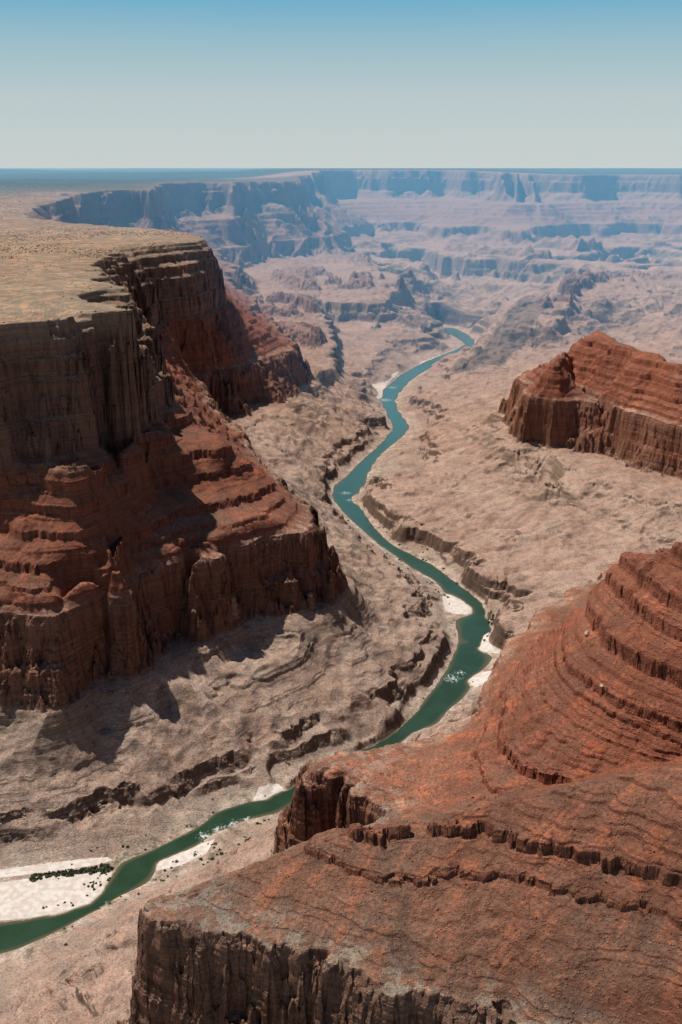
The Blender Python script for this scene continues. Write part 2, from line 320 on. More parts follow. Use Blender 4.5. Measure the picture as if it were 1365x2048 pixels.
def terrain(x, y, fine=True):
    """height and layer of the ground at x, y"""
    x = np.asarray(x, np.float64); y = np.asarray(y, np.float64)
    r = np.hypot(x, y)
    big = 1 + 1.2 * ss(6000, 12000, r)
    iu = np.log(r / R0) / math.log(R1 / R0) * (NU - 1); jt = (np.arctan2(x, y) - TH0) / (TH1 - TH0) * (NT - 1)
    gx = bil(DX, iu, jt); gy = bil(DY, iu, jt); s0 = bil(FIELD, iu, jt)
    amp = ss(1, 45, s0)
    n = 0
    near = .35 + .65 * ss(1600, 2600, r); far = ss(6500, 10500, r)
    red = ss(S220 - 12, S220 - 2, s0) * (1 - ss(S420, S420 + 12, s0)); coc = ss(S700 - 8, S700, s0) * (1 - is_right(x, y))
    sup = ss(S420, S420 + 15, s0) * (1 - coc)
    cw = np.clip(np.maximum(red, coc) + .6 * sup + .30 * (1 - ss(S220 - 12, S220 - 2, s0)), 0, 1)
    muav = ss(70, 110, s0) * (1 - ss(S220 - 8, S220, s0))
    var = np.clip(.55 + 1.3 * perlin(x / 190, y / 190, 15), .05, 1.3)
    for lam, a, kind, sd in ((2600, 260, 1, 3), (1150, 190, 1, 4), (520, 24, 0, 5), (230, 25, 1, 6), (105, 17, 2, 7), (48, 9, 2, 8), (22, 4.4, 2, 9), (11, 1.2, 0, 10)):
        if not fine and lam < 50: break
        q = perlin(x / lam, y / lam, sd)
        if kind == 1: q = .75 - 2.4 * np.abs(q)          # ridged spurs
        if kind == 2: q = 2.4 * np.abs(q) - .75          # rounded buttresses parted by cracks
        if lam > 1000: q = q * ss(12500, 14500, r)
        elif lam > 110: q = q * near * (1 + 1.8 * far * (1 - .9 * coc) + .9 * muav + .7 * coc * (1 - far))
        else: q = q * cw * var * np.clip(lam / (r * .004), 0, 1) * (near if lam > 60 else 1) * (1 + .8 * far * (1 - coc))
        n = n + a * q
    n = n * amp
    s = s_base(x + gx * n, y + gy * n)
    rt = is_right(x, y)
    flat_top = ss(S1030 - 22, S1030 + 2, s) * (1 - rt)
    k = amp * (1 - .97 * flat_top)
    wide = ss(9000, 12000, r)
    hill = ss(5500, 8500, r) * ss(0, 12, s) * (1 - ss(S220 * (.55 + .3 * wide), S220 * (.95 + .2 * wide), s))
    hl = 85 * np.abs(perlin(x / 1700, y / 1700, 40)) + 34 * (.6 - 2 * np.abs(perlin(x / 620, y / 620, 41))) + 16 * (.6 - 2 * np.abs(perlin(x / 260, y / 260, 42)))
    hl = hl * (1 - .55 * wide * ss(80, 130, s))
    s = np.maximum(s + hill * hl, np.minimum(s, .4 * s + 1))
    mid = ss(12, 50, s) * (1 - ss(125, 155, s)) * (1 - ss(6500, 8500, r))
    s = s + mid * (14 * (.5 - 2 * np.abs(perlin(x / 460, y / 460, 47))) * ss(2400, 3200, r) + 6 * (.5 - 2 * np.abs(perlin(x / 190, y / 190, 48))) + 3.2 * (.5 - 2 * np.abs(perlin(x / 80, y / 80, 49))) + (2.4 * (.5 - 2 * np.abs(perlin(x / 34, y / 34, 43))) if fine else 0))
    ridge = np.exp(-(((x - 1560) * .83 + (y - 8200) * -.55) / 520) ** 2 - (((x - 1560) * .55 + (y - 8200) * .83) / 1300) ** 2)
    s = s + ridge * ss(5, 40, s) * (30 * (.5 - 2 * np.abs(perlin(x / 430, y / 430, 45))) + 12 * (.5 - 2 * np.abs(perlin(x / 170, y / 170, 46))))
    s = s + ss(13500, 20000, r) * ss(S1030, S1030 + 6, s) * 150 * np.maximum(0, perlin(x / 9000, y / 5200, 44) + .1)
    s = s + k * (1.3 * perlin(x / 70, y / 70, 30) + .5 * perlin(x / 22, y / 22, 31))
    m = .5 + 1.5 * perlin(x / 380, y / 380, 21) + .5 * perlin(x / 120, y / 120, 22); m = np.clip(m, 0, 1)
    w = ss(5500, 8000, r) * (1 - ss(300, 700, x) * (1 - ss(10800, 11500, r)))
    wn = 1 - ss(1850, 2150, r)
    tl = .68 * np.clip(.19 * (x - 60), 0, 75) * (1 - ss(1250, 1450, r)) * ss(200, 235, s)
    patch = .9 * ss(-.02, .3, perlin(x / 150, y / 150, 23) + .4 * perlin(x / 45, y / 45, 24)) * (1 - .5 * (1 - ss(50, 60, s)) * ss(2300, 2800, r))
    def layer(s):
        za = np.interp(s, COL_A[1], COL_A[0]); zb = np.interp(s, COL_B[1], COL_B[0]); zf = np.interp(s, COL_F[1], COL_F[0])
        zr = np.interp(s, COL_R[1], COL_R[0])
        ab = za * (1 - m) + zb * m
        ab = ab + (np.interp(s, _ks, _kz) - ab) * patch * np.where(s < S220 - 2, 1, .0)
        ab = ab + (zr - ab) * rt * np.maximum(m, ss(S700 - 5, S700 + 15, s))
        zn = np.interp(s - tl, COL_N[1], COL_N[0]) + tl / .68; ab = ab + (zn - ab) * wn
        return ab * (1 - w) + zf * w
    if fine:
        sl = ss(0, .8, np.hypot(gx, gy))
        wash = np.abs(streaks(x, y, gx, gy, 170.0, 150.0, 53)); wash2 = np.abs(streaks(x, y, gx, gy, 75.0, 70.0, 54))
        s = s + mid * (ss(2300, 3000, r) * (17 * (wash - .25)) + 11 * (wash2 - .25))
        st = streaks(x, y, gx, gy, 9.0, 11.0, 50) * np.clip(9 / (r * .003), 0, 1); st2 = streaks(x, y, gx, gy, 30.0, 34.0, 51)
        st3 = 5.5 * streaks(x + y * .4, y - x * .4, gx, gy, 62.0, 70.0, 52)
        terrain.streak = st + st2 + .12 * st3
        # how steep the layer here stands: cliffs break into blocks, talus is combed by rills
        d = 2.0
        steep = ss(1.3, 3.2, (layer(s + d) - layer(s - d)) / (2 * d))
        f1 = np.clip(9 / (r * .004), 0, 1); f2 = np.clip(26 / (r * .004), 0, 1)
        blk = 1.1 * f1 * cells(x, y, 8.0, 61) + 2.2 * f2 * cells(x, y, 24.0, 62)
        s = s + k * sl * (steep * blk + (1 - steep) * (.5 * st + (1.9 + .9 * wn) * st2 * (1 + hill) + st3 * (1 - ss(S220 - 6, S220, s)) + .25 * perlin(x / 4, y / 4, 33) * np.clip(5 / (r * .004), 0, 1)))
    sg = layer(s)
    z = sg + dip(x, y, sg); z = np.where(z > 1340, 1340 + 46 * np.tanh((z - 1340) / 46), z) + (4 * perlin(x / 520, y / 520, 60) * ss(150, 300, sg))
    return z, sg, s

# ------------------------------------------------------------------ mesh grid: columns in bearing, rows spread by visible slope length
thc = np.concatenate([np.linspace(TH0 + .02, math.radians(-25), int(90 * Q), endpoint=False), np.linspace(math.radians(-25), math.radians(25), int(1150 * Q)), np.linspace(math.radians(25), TH1 - .02, int(70 * Q) + 1)[1:]])
NC = len(thc); NR = int(2300 * Q)
def rows():
    nu = 1500; nt = 300
    ug = np.linspace(math.log(720), math.log(60000), nu); tg = np.linspace(thc[0], thc[-1], nt)
    r = np.exp(ug)[:, None]
    z, _, _ = terrain(r * np.sin(tg), r * np.cos(tg), fine=False)
    ang = (z - H) / r
    vis = ang >= np.maximum.accumulate(ang, axis=0) - .004
    dz = np.diff(z, axis=0) / r[:-1]; du = np.diff(ug)[:, None]
    # projected length as seen, floor for hidden ground
    el = np.abs(np.diff(np.arctan(ang), axis=0)) + .15 * np.sqrt(du ** 2 + dz ** 2)
    w = np.where(vis[1:], el, .12 * np.sqrt(du ** 2 + dz ** 2)) + du * .04
    for _ in range(6):
        p = np.pad(w, ((1, 1), (1, 1)), mode='edge'); w = (p[1:-1, 1:-1] * 2 + p[1:-1, :-2] + p[1:-1, 2:] + .5 * p[:-2, 1:-1] + .5 * p[2:, 1:-1]) / 5
    cum = np.concatenate([np.zeros((1, nt)), np.cumsum(w, axis=0)], 0); cum /= cum[-1]
    t = np.linspace(0, 1, NR)
    U = np.stack([np.interp(t, cum[:, j], ug) for j in range(nt)], 1)
    jj = (thc - tg[0]) / (tg[-1] - tg[0]) * (nt - 1)
    return bil(U, np.arange(NR)[:, None] + 0 * jj[None], jj[None] + np.zeros((NR, 1)))
U = rows(); RR = np.exp(U)
X = RR * np.sin(thc); Y = RR * np.cos(thc)
Z, SG, SS = terrain(X, Y)
print('terrain', X.shape, time.time() - T0)

# ------------------------------------------------------------------ objects
col = bpy.context.scene.collection
def make_mesh(name, verts, faces, mat, smooth=True, attrs=None):
    me = bpy.data.meshes.new(name)
    me.vertices.add(len(verts)); me.vertices.foreach_set('co', np.asarray(verts, np.float32).ravel())
    nf, k = faces.shape
    me.loops.add(nf * k); me.loops.foreach_set('vertex_index', faces.astype(np.int32).ravel())
    me.polygons.add(nf); me.polygons.foreach_set('loop_start', np.arange(0, nf * k, k, dtype=np.int32))
    me.update(calc_edges=True)
    if smooth: me.polygons.foreach_set('use_smooth', np.ones(nf, bool))
    for k_, v in (attrs or {}).items():
        at_ = me.attributes.new(k_, 'FLOAT', 'POINT'); at_.data.foreach_set('value', np.asarray(v, np.float32))
    me.materials.append(mat)
    o = bpy.data.objects.new(name, me); col.objects.link(o)
    return o

# ------------------------------------------------------------------ materials
class Mat:
    def __init__(self, name):
        self.m = bpy.data.materials.new(name); self.m.use_nodes = True; self.t = self.m.node_tree; self.b = self.t.nodes['Principled BSDF']
    def n(self, typ, **kw):
        o = self.t.nodes.new('ShaderNode' + typ)
        for k, v in kw.items(): setattr(o, k, v)
        return o
    def link(self, a, b): self.t.links.new(a, b)
    def val(self, sock, v):
        if hasattr(v, 'is_linked') or isinstance(v, bpy.types.NodeSocket): self.link(v, sock)
        else: sock.default_value = v
    def math(self, op, a, b=0.0, c=None, clamp=False):
        o = self.n('Math', operation=op, use_clamp=clamp); self.val(o.inputs[0], a); self.val(o.inputs[1], b)
        if c is not None: self.val(o.inputs[2], c)
        return o.outputs[0]
    def attr(self, name): return self.n('Attribute', attribute_name=name).outputs['Fac']
    def ramp(self, fac, stops, interp='LINEAR'):
        o = self.n('ValToRGB'); cr = o.color_ramp; cr.interpolation = interp
        cr.elements[0].position = stops[0][0]; cr.elements[0].color = (*stops[0][1], 1); cr.elements[1].position = stops[-1][0]; cr.elements[1].color = (*stops[-1][1], 1)
        for p, c in stops[1:-1]: cr.elements.new(p).color = (*c, 1)
        self.link(fac, o.inputs[0]); return o.outputs[0]
    def mix(self, fac, a, b, mode='MIX'):
        o = self.n('Mix', data_type='RGBA', blend_type=mode); self.val(o.inputs[0], fac)
        for i, v in ((6, a), (7, b)):
            if isinstance(v, tuple): o.inputs[i].default_value = (*v, 1)
            else: self.link(v, o.inputs[i])
        return o.outputs[2]
    def pos(self): return self.n('NewGeometry').outputs['Position']
    def noise(self, vec, scale, detail=4, rough=.55, stretch=None):
        if stretch:
            mp = self.n('Mapping'); mp.inputs['Scale'].default_value = stretch; self.link(vec, mp.inputs[0]); vec = mp.outputs[0]
        o = self.n('TexNoise'); o.inputs['Scale'].default_value = scale; o.inputs['Detail'].default_value = detail; o.inputs['Roughness'].default_value = rough
        self.link(vec, o.inputs['Vector']); return o.outputs['Fac']
    def sstep(self, x, a, b):
        o = self.n('MapRange', interpolation_type='SMOOTHSTEP'); self.val(o.inputs[0], x); o.inputs[1].default_value = a; o.inputs[2].default_value = b; return o.outputs[0]

def rock():
    m = Mat('layered_rock'); m.b.inputs['Roughness'].default_value = .92; m.b.inputs['Specular IOR Level'].default_value = .12
    P_ = m.pos(); lay = m.attr('layer'); tone = m.attr('tone'); stk = m.attr('streak'); far = m.attr('remote')
    nz = m.n('SeparateXYZ'); m.link(m.n('NewGeometry').outputs['True Normal'], nz.inputs[0])
    flat_ = m.sstep(nz.outputs[2], .50, .86)
    n_big = m.noise(P_, 1 / 140, 4); n_mid = m.noise(P_, 1 / 28, 5, .6); n_fine = m.noise(P_, 1 / 4.5, 5, .72)
    vo = m.n('TexVoronoi'); vo.inputs['Scale'].default_value = 1 / 3.4; m.link(P_, vo.inputs['Vector'])          # loose stones
    vr = m.n('SeparateColor'); m.link(vo.outputs['Color'], vr.inputs[0])
    stone_ = m.math('MULTIPLY', m.sstep(vo.outputs['Distance'], .52, .18), m.sstep(vr.outputs[0], .45, .8))
    # the layer boundary wanders a little
    lw = m.math('ADD', lay, m.math('MULTIPLY', m.math('SUBTRACT', n_mid, .5), 9))
    f = m.math('DIVIDE', lw, 1100)
    ft = m.math('DIVIDE', m.math('ADD', lw, m.math('MULTIPLY', m.sstep(n_mid, .44, .56), 14)), 1100)
    cliff = m.ramp(f, [(0, (.30, .215, .16)), (.012, (.175, .115, .085)), (.066, (.185, .12, .088)), (.08, (.27, .19, .145)), (.16, (.30, .215, .155)), (.196, (.29, .19, .135)), (.207, (.21, .105, .07)), (.28, (.235, .098, .06)), (.365, (.25, .115, .075)),
        (.385, (.27, .12, .08)), (.40, (.25, .082, .047)), (.62, (.245, .083, .049)), (.645, (.235, .12, .082)), (.72, (.20, .10, .068)), (.86, (.19, .095, .064)), (.93, (.26, .16, .115)), (1, (.33, .24, .17))])
    talus = m.ramp(ft, [(0, (.62, .50, .42)), (.004, (.56, .44, .35)), (.011, (.45, .335, .265)), (.06, (.47, .322, .248)), (.13, (.48, .332, .255)), (.19, (.49, .345, .265)), (.215, (.38, .235, .17)), (.372, (.30, .16, .11)),
        (.384, (.40, .27, .20)), (.396, (.31, .15, .10)), (.41, (.30, .128, .08)), (.50, (.285, .106, .063)), (.62, (.275, .11, .068)), (.66, (.30, .19, .135)), (.90, (.33, .235, .165)), (.934, (.36, .265, .185)), (1, (.375, .275, .19))])
    # thin beds on the cliffs
    sx = m.n('CombineXYZ'); px = m.n('SeparateXYZ'); m.link(P_, px.inputs[0])
    m.link(m.math('MULTIPLY', px.outputs[0], .0016), sx.inputs[0]); m.link(m.math('MULTIPLY', px.outputs[1], .0016), sx.inputs[1]); m.link(m.math('MULTIPLY', lay, .17), sx.inputs[2])
    beds = m.noise(sx.outputs[0], 1, 5, .7)
    varn = m.noise(P_, 1 / 16, 4, .6, (1, 1, .16))       # dark streaks running down the faces
    cl = m.mix(1, cliff, m.ramp(beds, [(.28, (.68, .66, .65)), (.5, (1, 1, 1)), (.70, (1.32, 1.3, 1.27))]), 'MULTIPLY')
    cl = m.mix(m.math('MULTIPLY', m.sstep(varn, .48, .68), .62), cl, m.mix(1, cl, (.42, .40, .42), 'MULTIPLY'))
    # debris on the gentler ground
    tl = m.mix(m.sstep(n_big, .36, .66), talus, m.mix(1, talus, (.84, .80, .78), 'MULTIPLY'))
    tl = m.mix(1, tl, m.ramp(n_fine, [(.28, (.46, .44, .43)), (.5, (1, 1, 1)), (.72, (1.5, 1.47, 1.43))]), 'MULTIPLY')
    tl = m.mix(m.math('MULTIPLY', m.sstep(stk, .15, .7), m.math('ADD', .15, m.math('MULTIPLY', m.sstep(lay, 330, 430), .5))), tl, m.mix(1, tl, (1.7, 1.28, 1.05), 'MULTIPLY'))
    tl = m.mix(m.math('MULTIPLY', m.sstep(stk, -.05, -.6), .45), tl, m.mix(1, tl, (.70, .74, .75), 'MULTIPLY'))
    tl = m.mix(m.math('MULTIPLY', stone_, .75), tl, m.mix(m.sstep(vr.outputs[1], .25, .5), m.mix(1, tl, (.60, .56, .56), 'MULTIPLY'), m.mix(1, tl, (1.75, 1.7, 1.65), 'MULTIPLY')))
    tl = m.mix(.8, tl, m.mix(1, tl, m.ramp(beds, [(.3, (.80, .78, .77)), (.5, (1, 1, 1)), (.7, (1.2, 1.21, 1.2))]), 'MULTIPLY'))
    n_pat = m.noise(P_, 1 / 55, 5, .62)
    tl = m.mix(m.math('MULTIPLY', m.sstep(n_pat, .52, .66), .55), tl, m.mix(1, tl, (.78, .82, .83), 'MULTIPLY'))
    tl = m.mix(m.math('MULTIPLY', m.sstep(n_pat, .46, .34), .45), tl, m.mix(1, tl, (1.28, 1.22, 1.16), 'MULTIPLY'))
    n_soil = m.noise(P_, 1 / 210, 4, .6)
    tl = m.mix(m.math('MULTIPLY', m.sstep(n_soil, .48, .62), m.math('MULTIPLY', m.math('MULTIPLY', m.sstep(lay, 415, 440), m.sstep(lay, 760, 700)), .7)), tl, m.mix(1, tl, (.74, .98, 1.12), 'MULTIPLY'))
    green = m.math('MULTIPLY', m.math('MULTIPLY', m.sstep(lay, 14, 4), m.sstep(m.noise(P_, 1 / 38, 5, .65), .54, .64)), .7)
    tl = m.mix(green, tl, (.10, .105, .055))
    base = m.mix(flat_, cl, tl)
    # near brown slope, orange flanks
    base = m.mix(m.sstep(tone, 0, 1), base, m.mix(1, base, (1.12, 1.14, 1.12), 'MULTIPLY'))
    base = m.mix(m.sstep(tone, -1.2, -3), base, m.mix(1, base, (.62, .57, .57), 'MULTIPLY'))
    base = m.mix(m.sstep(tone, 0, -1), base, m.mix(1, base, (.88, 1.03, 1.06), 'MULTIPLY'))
    base = m.mix(m.math('MULTIPLY', m.sstep(lay, 1024, 1034), m.sstep(far, .25, .95)), base, (.085, .10, .07))
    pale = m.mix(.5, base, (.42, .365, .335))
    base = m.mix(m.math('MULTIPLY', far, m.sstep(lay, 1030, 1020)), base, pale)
    m.link(base, m.b.inputs['Base Color'])
    # relief too small for the mesh
    h = m.math('ADD', m.math('ADD', m.math('MULTIPLY', n_fine, 1.0), m.math('MULTIPLY', stone_, .5)), m.math('MULTIPLY', m.noise(P_, 1 / 1.6, 3, .6), .35))
    h = m.math('ADD', h, m.math('MULTIPLY', m.math('MULTIPLY', beds, 1.2), m.math('SUBTRACT', 1, flat_)))
    bp = m.n('Bump'); bp.inputs['Strength'].default_value = .9; bp.inputs['Distance'].default_value = 4.2
    m.link(h, bp.inputs['Height'])
    rg = m.n('TexNoise', noise_type='RIDGED_MULTIFRACTAL'); rg.inputs['Scale'].default_value = 1 / 42; rg.inputs['Detail'].default_value = 6; rg.inputs['Roughness'].default_value = .62; m.link(P_, rg.inputs['Vector'])
    b2 = m.n('Bump'); b2.inputs['Distance'].default_value = 9; m.link(rg.outputs['Fac'], b2.inputs['Height'])
    m.link(m.math('MULTIPLY', m.sstep(lay, 1030, 1018), m.math('MULTIPLY', flat_, .38)), b2.inputs['Strength']); m.link(b2.outputs[0], bp.inputs['Normal'])
    m.link(bp.outputs[0], m.b.inputs['Normal'])
    return m.m

def sand():
    m = Mat('pale_sand'); m.b.inputs['Roughness'].default_value = .95; m.b.inputs['Specular IOR Level'].default_value = .1
    P_ = m.pos(); n = m.noise(P_, 1 / 14, 4); lay = m.attr('layer')
    c = m.mix(m.sstep(n, .38, .62), (.58, .50, .43), (.72, .65, .585))
    c = m.mix(m.sstep(lay, .9, .1), c, (.30, .23, .155))
    m.link(c, m.b.inputs['Base Color'])
    return m.m

def water():
    m = Mat('river_water'); b = m.b
    P_ = m.pos(); dep = m.attr('depth'); foam = m.attr('foam')
    n = m.noise(P_, 1 / 90, 4)
    deep = m.mix(m.sstep(n, .35, .65), (.020, .046, .024), (.026, .060, .034))
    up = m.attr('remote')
    deep = m.mix(up, deep, (.05, .145, .135))  # teal of reflected sky and haze painted into the far water colour
    c = m.mix(m.sstep(m.math('ADD', dep, m.math('MULTIPLY', m.math('SUBTRACT', n, .5), .5)), .38, -.05), deep, (.115, .10, .055))
    fn = m.noise(P_, 1 / 7, 5, .7, (1, .6, 1))
    fm = m.sstep(m.math('ADD', m.math('MULTIPLY', foam, .42), fn), .84, 1.02)
    c = m.mix(fm, c, (.55, .62, .58))
    m.link(c, b.inputs['Base Color'])
    b.inputs['Roughness'].default_value = .22; b.inputs['IOR'].default_value = 1.33
    bp = m.n('Bump'); bp.inputs['Strength'].default_value = .35; bp.inputs['Distance'].default_value = .8
    m.link(m.noise(P_, 1 / 5, 4, .6), bp.inputs['Height']); m.link(bp.outputs[0], b.inputs['Normal'])
    return m.m

def leaf(name, a, b_):
    m = Mat(name); m.b.inputs['Roughness'].default_value = .8
    m.link(m.mix(m.noise(m.pos(), .6, 2), a, b_), m.b.inputs['Base Color']); return m.m
def stone(name, a, b_, sc=.7):
    m = Mat(name); m.b.inputs['Roughness'].default_value = .9; m.b.inputs['Specular IOR Level'].default_value = .15
    n = m.noise(m.pos(), sc, 5, .65); m.link(m.mix(m.sstep(n, .35, .65), a, b_), m.b.inputs['Base Color'])
    bp = m.n('Bump'); bp.inputs['Distance'].default_value = .8; m.link(n, bp.inputs['Height']); m.link(bp.outputs[0], m.b.inputs['Normal']); return m.m
ROCK, SAND, WATER = rock(), sand(), water()

# beds stand out or recede: push the steep faces in and out by layer
iu_ = np.log(np.hypot(X, Y) / R0) / math.log(R1 / R0) * (NU - 1); jt_ = (np.arctan2(X, Y) - TH0) / (TH1 - TH0) * (NT - 1)
gX, gY = bil(DX, iu_, jt_), bil(DY, iu_, jt_)
zu = np.abs(np.gradient(Z, axis=0)) / np.maximum(np.abs(np.gradient(np.hypot(X, Y), axis=0)), .05)
stp = ss(1.0, 2.5, zu) * ss(8, 30, SG)
off = stp * (2.6 * perlin(SG / 9, (X + Y) / 160, 91) + 1.5 * perlin(SG / 3.4, (X - Y) / 90, 92) + 1.6 * perlin((X - Y * .7) / 14, SG / 26, 93))
X = X - gX * off; Y = Y - gY * off
LAYC = np.where((X > 0) & (np.hypot(X, Y) < 7500), np.minimum(SG, 600 + .25 * (SG - 600)), SG)
# ------------------------------------------------------------------ the land, cut into its named pieces
left_poly = flat(L_BANK) + [at(850, 640, 0), (-200, 11000), (-16000, 11000), (-16000, 400), (-1300, 1000)]
near_poly = [at(*p) for p in [(772,1630,400),(800,1612,440),(900,1592,480),(1039,1570,528),(1150,1553,556),(1280,1517,590),(1365,1508,610),(1600,1480,690)]]
near_poly = near_poly + [(1800, 1500), (1800, 300), (-600, 300), at(150, 2048, 100), at(240, 1900, 100), at(300, 1840, 200), at(500, 1880, 222), at(640, 1850, 222), at(735, 1820, 222)]
R = np.hypot(X, Y)
LEFT = in_poly(X, Y, left_poly); NEARP = in_poly(X, Y, near_poly)
BARS = {
 'broad white sandbar inside the nearest river bend': [(-200,1800),(0,1768),(100,1752),(180,1742),(222,1738),(228,1752),(209,1787),(182,1810),(130,1828),(60,1838),(0,1843),(-200,1868)],
 'thin pale sand strip along the left bank above the broad sandbar': [(-200,1772),(0,1742),(120,1726),(215,1717),(226,1722),(190,1733),(120,1743),(0,1758),(-200,1790)],
 'bright white sand island midstream below the rust coloured ridge': [(884,1196),(896,1188),(918,1196),(944,1212),(953,1226),(930,1231),(905,1228),(890,1222)],
 'pale sand spit with green bushes on the outer bank just below the white island': [(936,1284),(958,1268),(992,1262),(1015,1272),(1028,1300),(1012,1312),(958,1303)],
 'small pale sand patch beside the white rapid': [(926,1360),(962,1345),(992,1346),(985,1370),(950,1376)],
 'small shrubby sand beach on the near bank opposite the broad sandbar': [(311,1744),(309,1724),(340,1711),(400,1690),(430,1680),(412,1712),(360,1734)],
 'sandy point where the river slips behind the red headland': [(505,1602),(520,1580),(556,1570),(568,1580),(556,1602)],
 'long tan beach on the left bank in the middle distance': [(690,790),(755,745),(800,745),(772,772),(762,798),(700,805)],
 'pale beach at the last bend before the river disappears': [(825,742),(842,725),(880,710),(900,712),(880,722),(846,738)],
}
zone = np.zeros(X.shape, int)
FARW = (R > 10600) & (SG > 208)
zone[LEFT & (SG > 212)] = 1
zone[LEFT & (SG > 212) & ((R > 3900) | ((R > 3300) & (SG < 1020) & (X < -640)))] = 2
zone[LEFT & (SG > 215) & (R > 6800)] = 3
zone[(~LEFT) & (SG > 205) & (R > 3000) & (R <= 7000)] = 4
zone[(~LEFT) & (SG > 215) & (R <= 3000)] = 5
zone[(~LEFT) & (SG > 215) & (R <= 3000) & NEARP] = 6
zone[(~LEFT) & (SG > 55) & (R > 6800) & (R <= 10600) & (X > 700)] = 7
zone[(R > 10600) & (SG > 208) & ~((X < -200) & (R < 15000))] = 8
zone[LEFT & (SG > 208) & (R > 6800) & (R <= 15000) & (X < -200)] = 3
zone[(SG >= 1026) & (X < -150)] = 9
bars = list(BARS.items())
for i, (lb, pl) in enumerate(bars):
    zone[in_poly(X, Y, flat(pl)) & (SG < 12)] = 20 + i
INFO = {0: ('canyon_floor', 'tan lower slopes and benches along both sides of the river', 'canyon floor'),
 1: ('canyon_wall', 'dark red canyon wall on the left, nearest of its row, with deep shadow', 'canyon wall'),
 2: ('canyon_wall', 'second red canyon wall on the left, behind the nearest one', 'canyon wall'),
 3: ('canyon_wall', 'third canyon wall on the left, purplish in haze before the far rim', 'canyon wall'),
 4: ('red_butte', 'rust red butte with a pointed top on the right bank', 'butte'),
 5: ('rock_ridge', 'orange red ridge with stacked ledges behind the closest slope', 'ridge'),
 6: ('rock_ridge', 'closest brown and red ridge with curved ledges above a dark cliff', 'ridge'),
 7: ('desert_hill', 'dark low hills between the pointed red butte and the far rim', 'hills'),
 8: ('far_canyon_wall', 'long blue canyon wall closing the view under the horizon', 'canyon wall'),
 9: ('plateau', 'flat tan plateau dotted with shrubs above the left canyon walls', 'plateau')}
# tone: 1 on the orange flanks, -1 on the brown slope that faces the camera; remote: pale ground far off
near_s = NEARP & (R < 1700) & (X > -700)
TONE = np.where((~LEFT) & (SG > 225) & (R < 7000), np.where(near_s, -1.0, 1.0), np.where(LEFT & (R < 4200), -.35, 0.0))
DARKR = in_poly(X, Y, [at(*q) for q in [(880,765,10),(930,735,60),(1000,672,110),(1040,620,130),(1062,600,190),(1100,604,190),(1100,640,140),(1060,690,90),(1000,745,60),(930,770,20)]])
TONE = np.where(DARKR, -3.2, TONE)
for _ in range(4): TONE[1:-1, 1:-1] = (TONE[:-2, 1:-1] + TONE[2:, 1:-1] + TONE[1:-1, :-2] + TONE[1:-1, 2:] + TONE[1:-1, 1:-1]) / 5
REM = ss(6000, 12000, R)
idx = np.arange(NR * NC).reshape(NR, NC)
quads = np.stack([idx[:-1, :-1], idx[:-1, 1:], idx[1:, 1:], idx[1:, :-1]], -1).reshape(-1, 4)
V = np.stack([X, Y, Z], -1).reshape(-1, 3)
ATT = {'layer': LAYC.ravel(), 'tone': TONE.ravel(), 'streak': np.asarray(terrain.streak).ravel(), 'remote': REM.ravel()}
fz = zone[:-1, :-1].ravel()
def setp(o, label, cat, kind=None, group=None):
    o['label'] = label; o['category'] = cat
    if kind: o['kind'] = kind
    if group: o['group'] = group
    return o
def piece(name, mask, mat):
    q = quads[mask]; used = np.zeros(len(V), bool); used[q] = True
    remap = np.cumsum(used) - 1
    return make_mesh(name, V[used], remap[q], mat, True, {k: v[used] for k, v in ATT.items()})
for k, (nm, lb, ct) in INFO.items():
    if (fz == k).any(): setp(piece(nm, fz == k, ROCK), lb, ct, 'structure')
for i, (lb, pl) in enumerate(bars):
    if (fz == 20 + i).any(): setp(piece('sandbar', fz == 20 + i, SAND), lb, 'sandbar', 'structure', 'sandbars along the river')
# river: a level sheet wherever the bed lies below it
wet = (SG < 1.5) & (R < 14000)
fw = (wet[:-1, :-1] | wet[1:, :-1] | wet[:-1, 1:] | wet[1:, 1:]).ravel() & (R[:-1, :-1].ravel() < 13000)
RAPIDS = [(440,1662,55),(410,1672,40),(470,1648,45),(495,1640,35),(905,1357,60),(920,1345,40),(765,1097,40),(692,986,60),(700,1000,40),(780,862,50),(165,1845,30),(215,1812,30),(770,800,120),(785,775,90)]
foam = np.zeros(X.shape)
for a_, b_, rad in RAPIDS:
    cx_, cy_ = at(a_, b_, 0); foam = np.maximum(foam, np.exp(-((X - cx_) ** 2 + (Y - cy_) ** 2) / (2 * (rad * .55) ** 2)))
q = quads[fw]; used = np.zeros(len(V), bool); used[q] = True; remap = np.cumsum(used) - 1
Vw = V[used].copy(); Vw[:, 2] = 0
setp(make_mesh('river', Vw, remap[q], WATER, True, {'depth': np.clip(-SS.ravel()[used] / 10, 0, 1), 'foam': foam.ravel()[used], 'remote': ss(2200, 6500, R.ravel()[used])}), 'green river winding through the canyon, teal in the distance', 'river', 'structure')

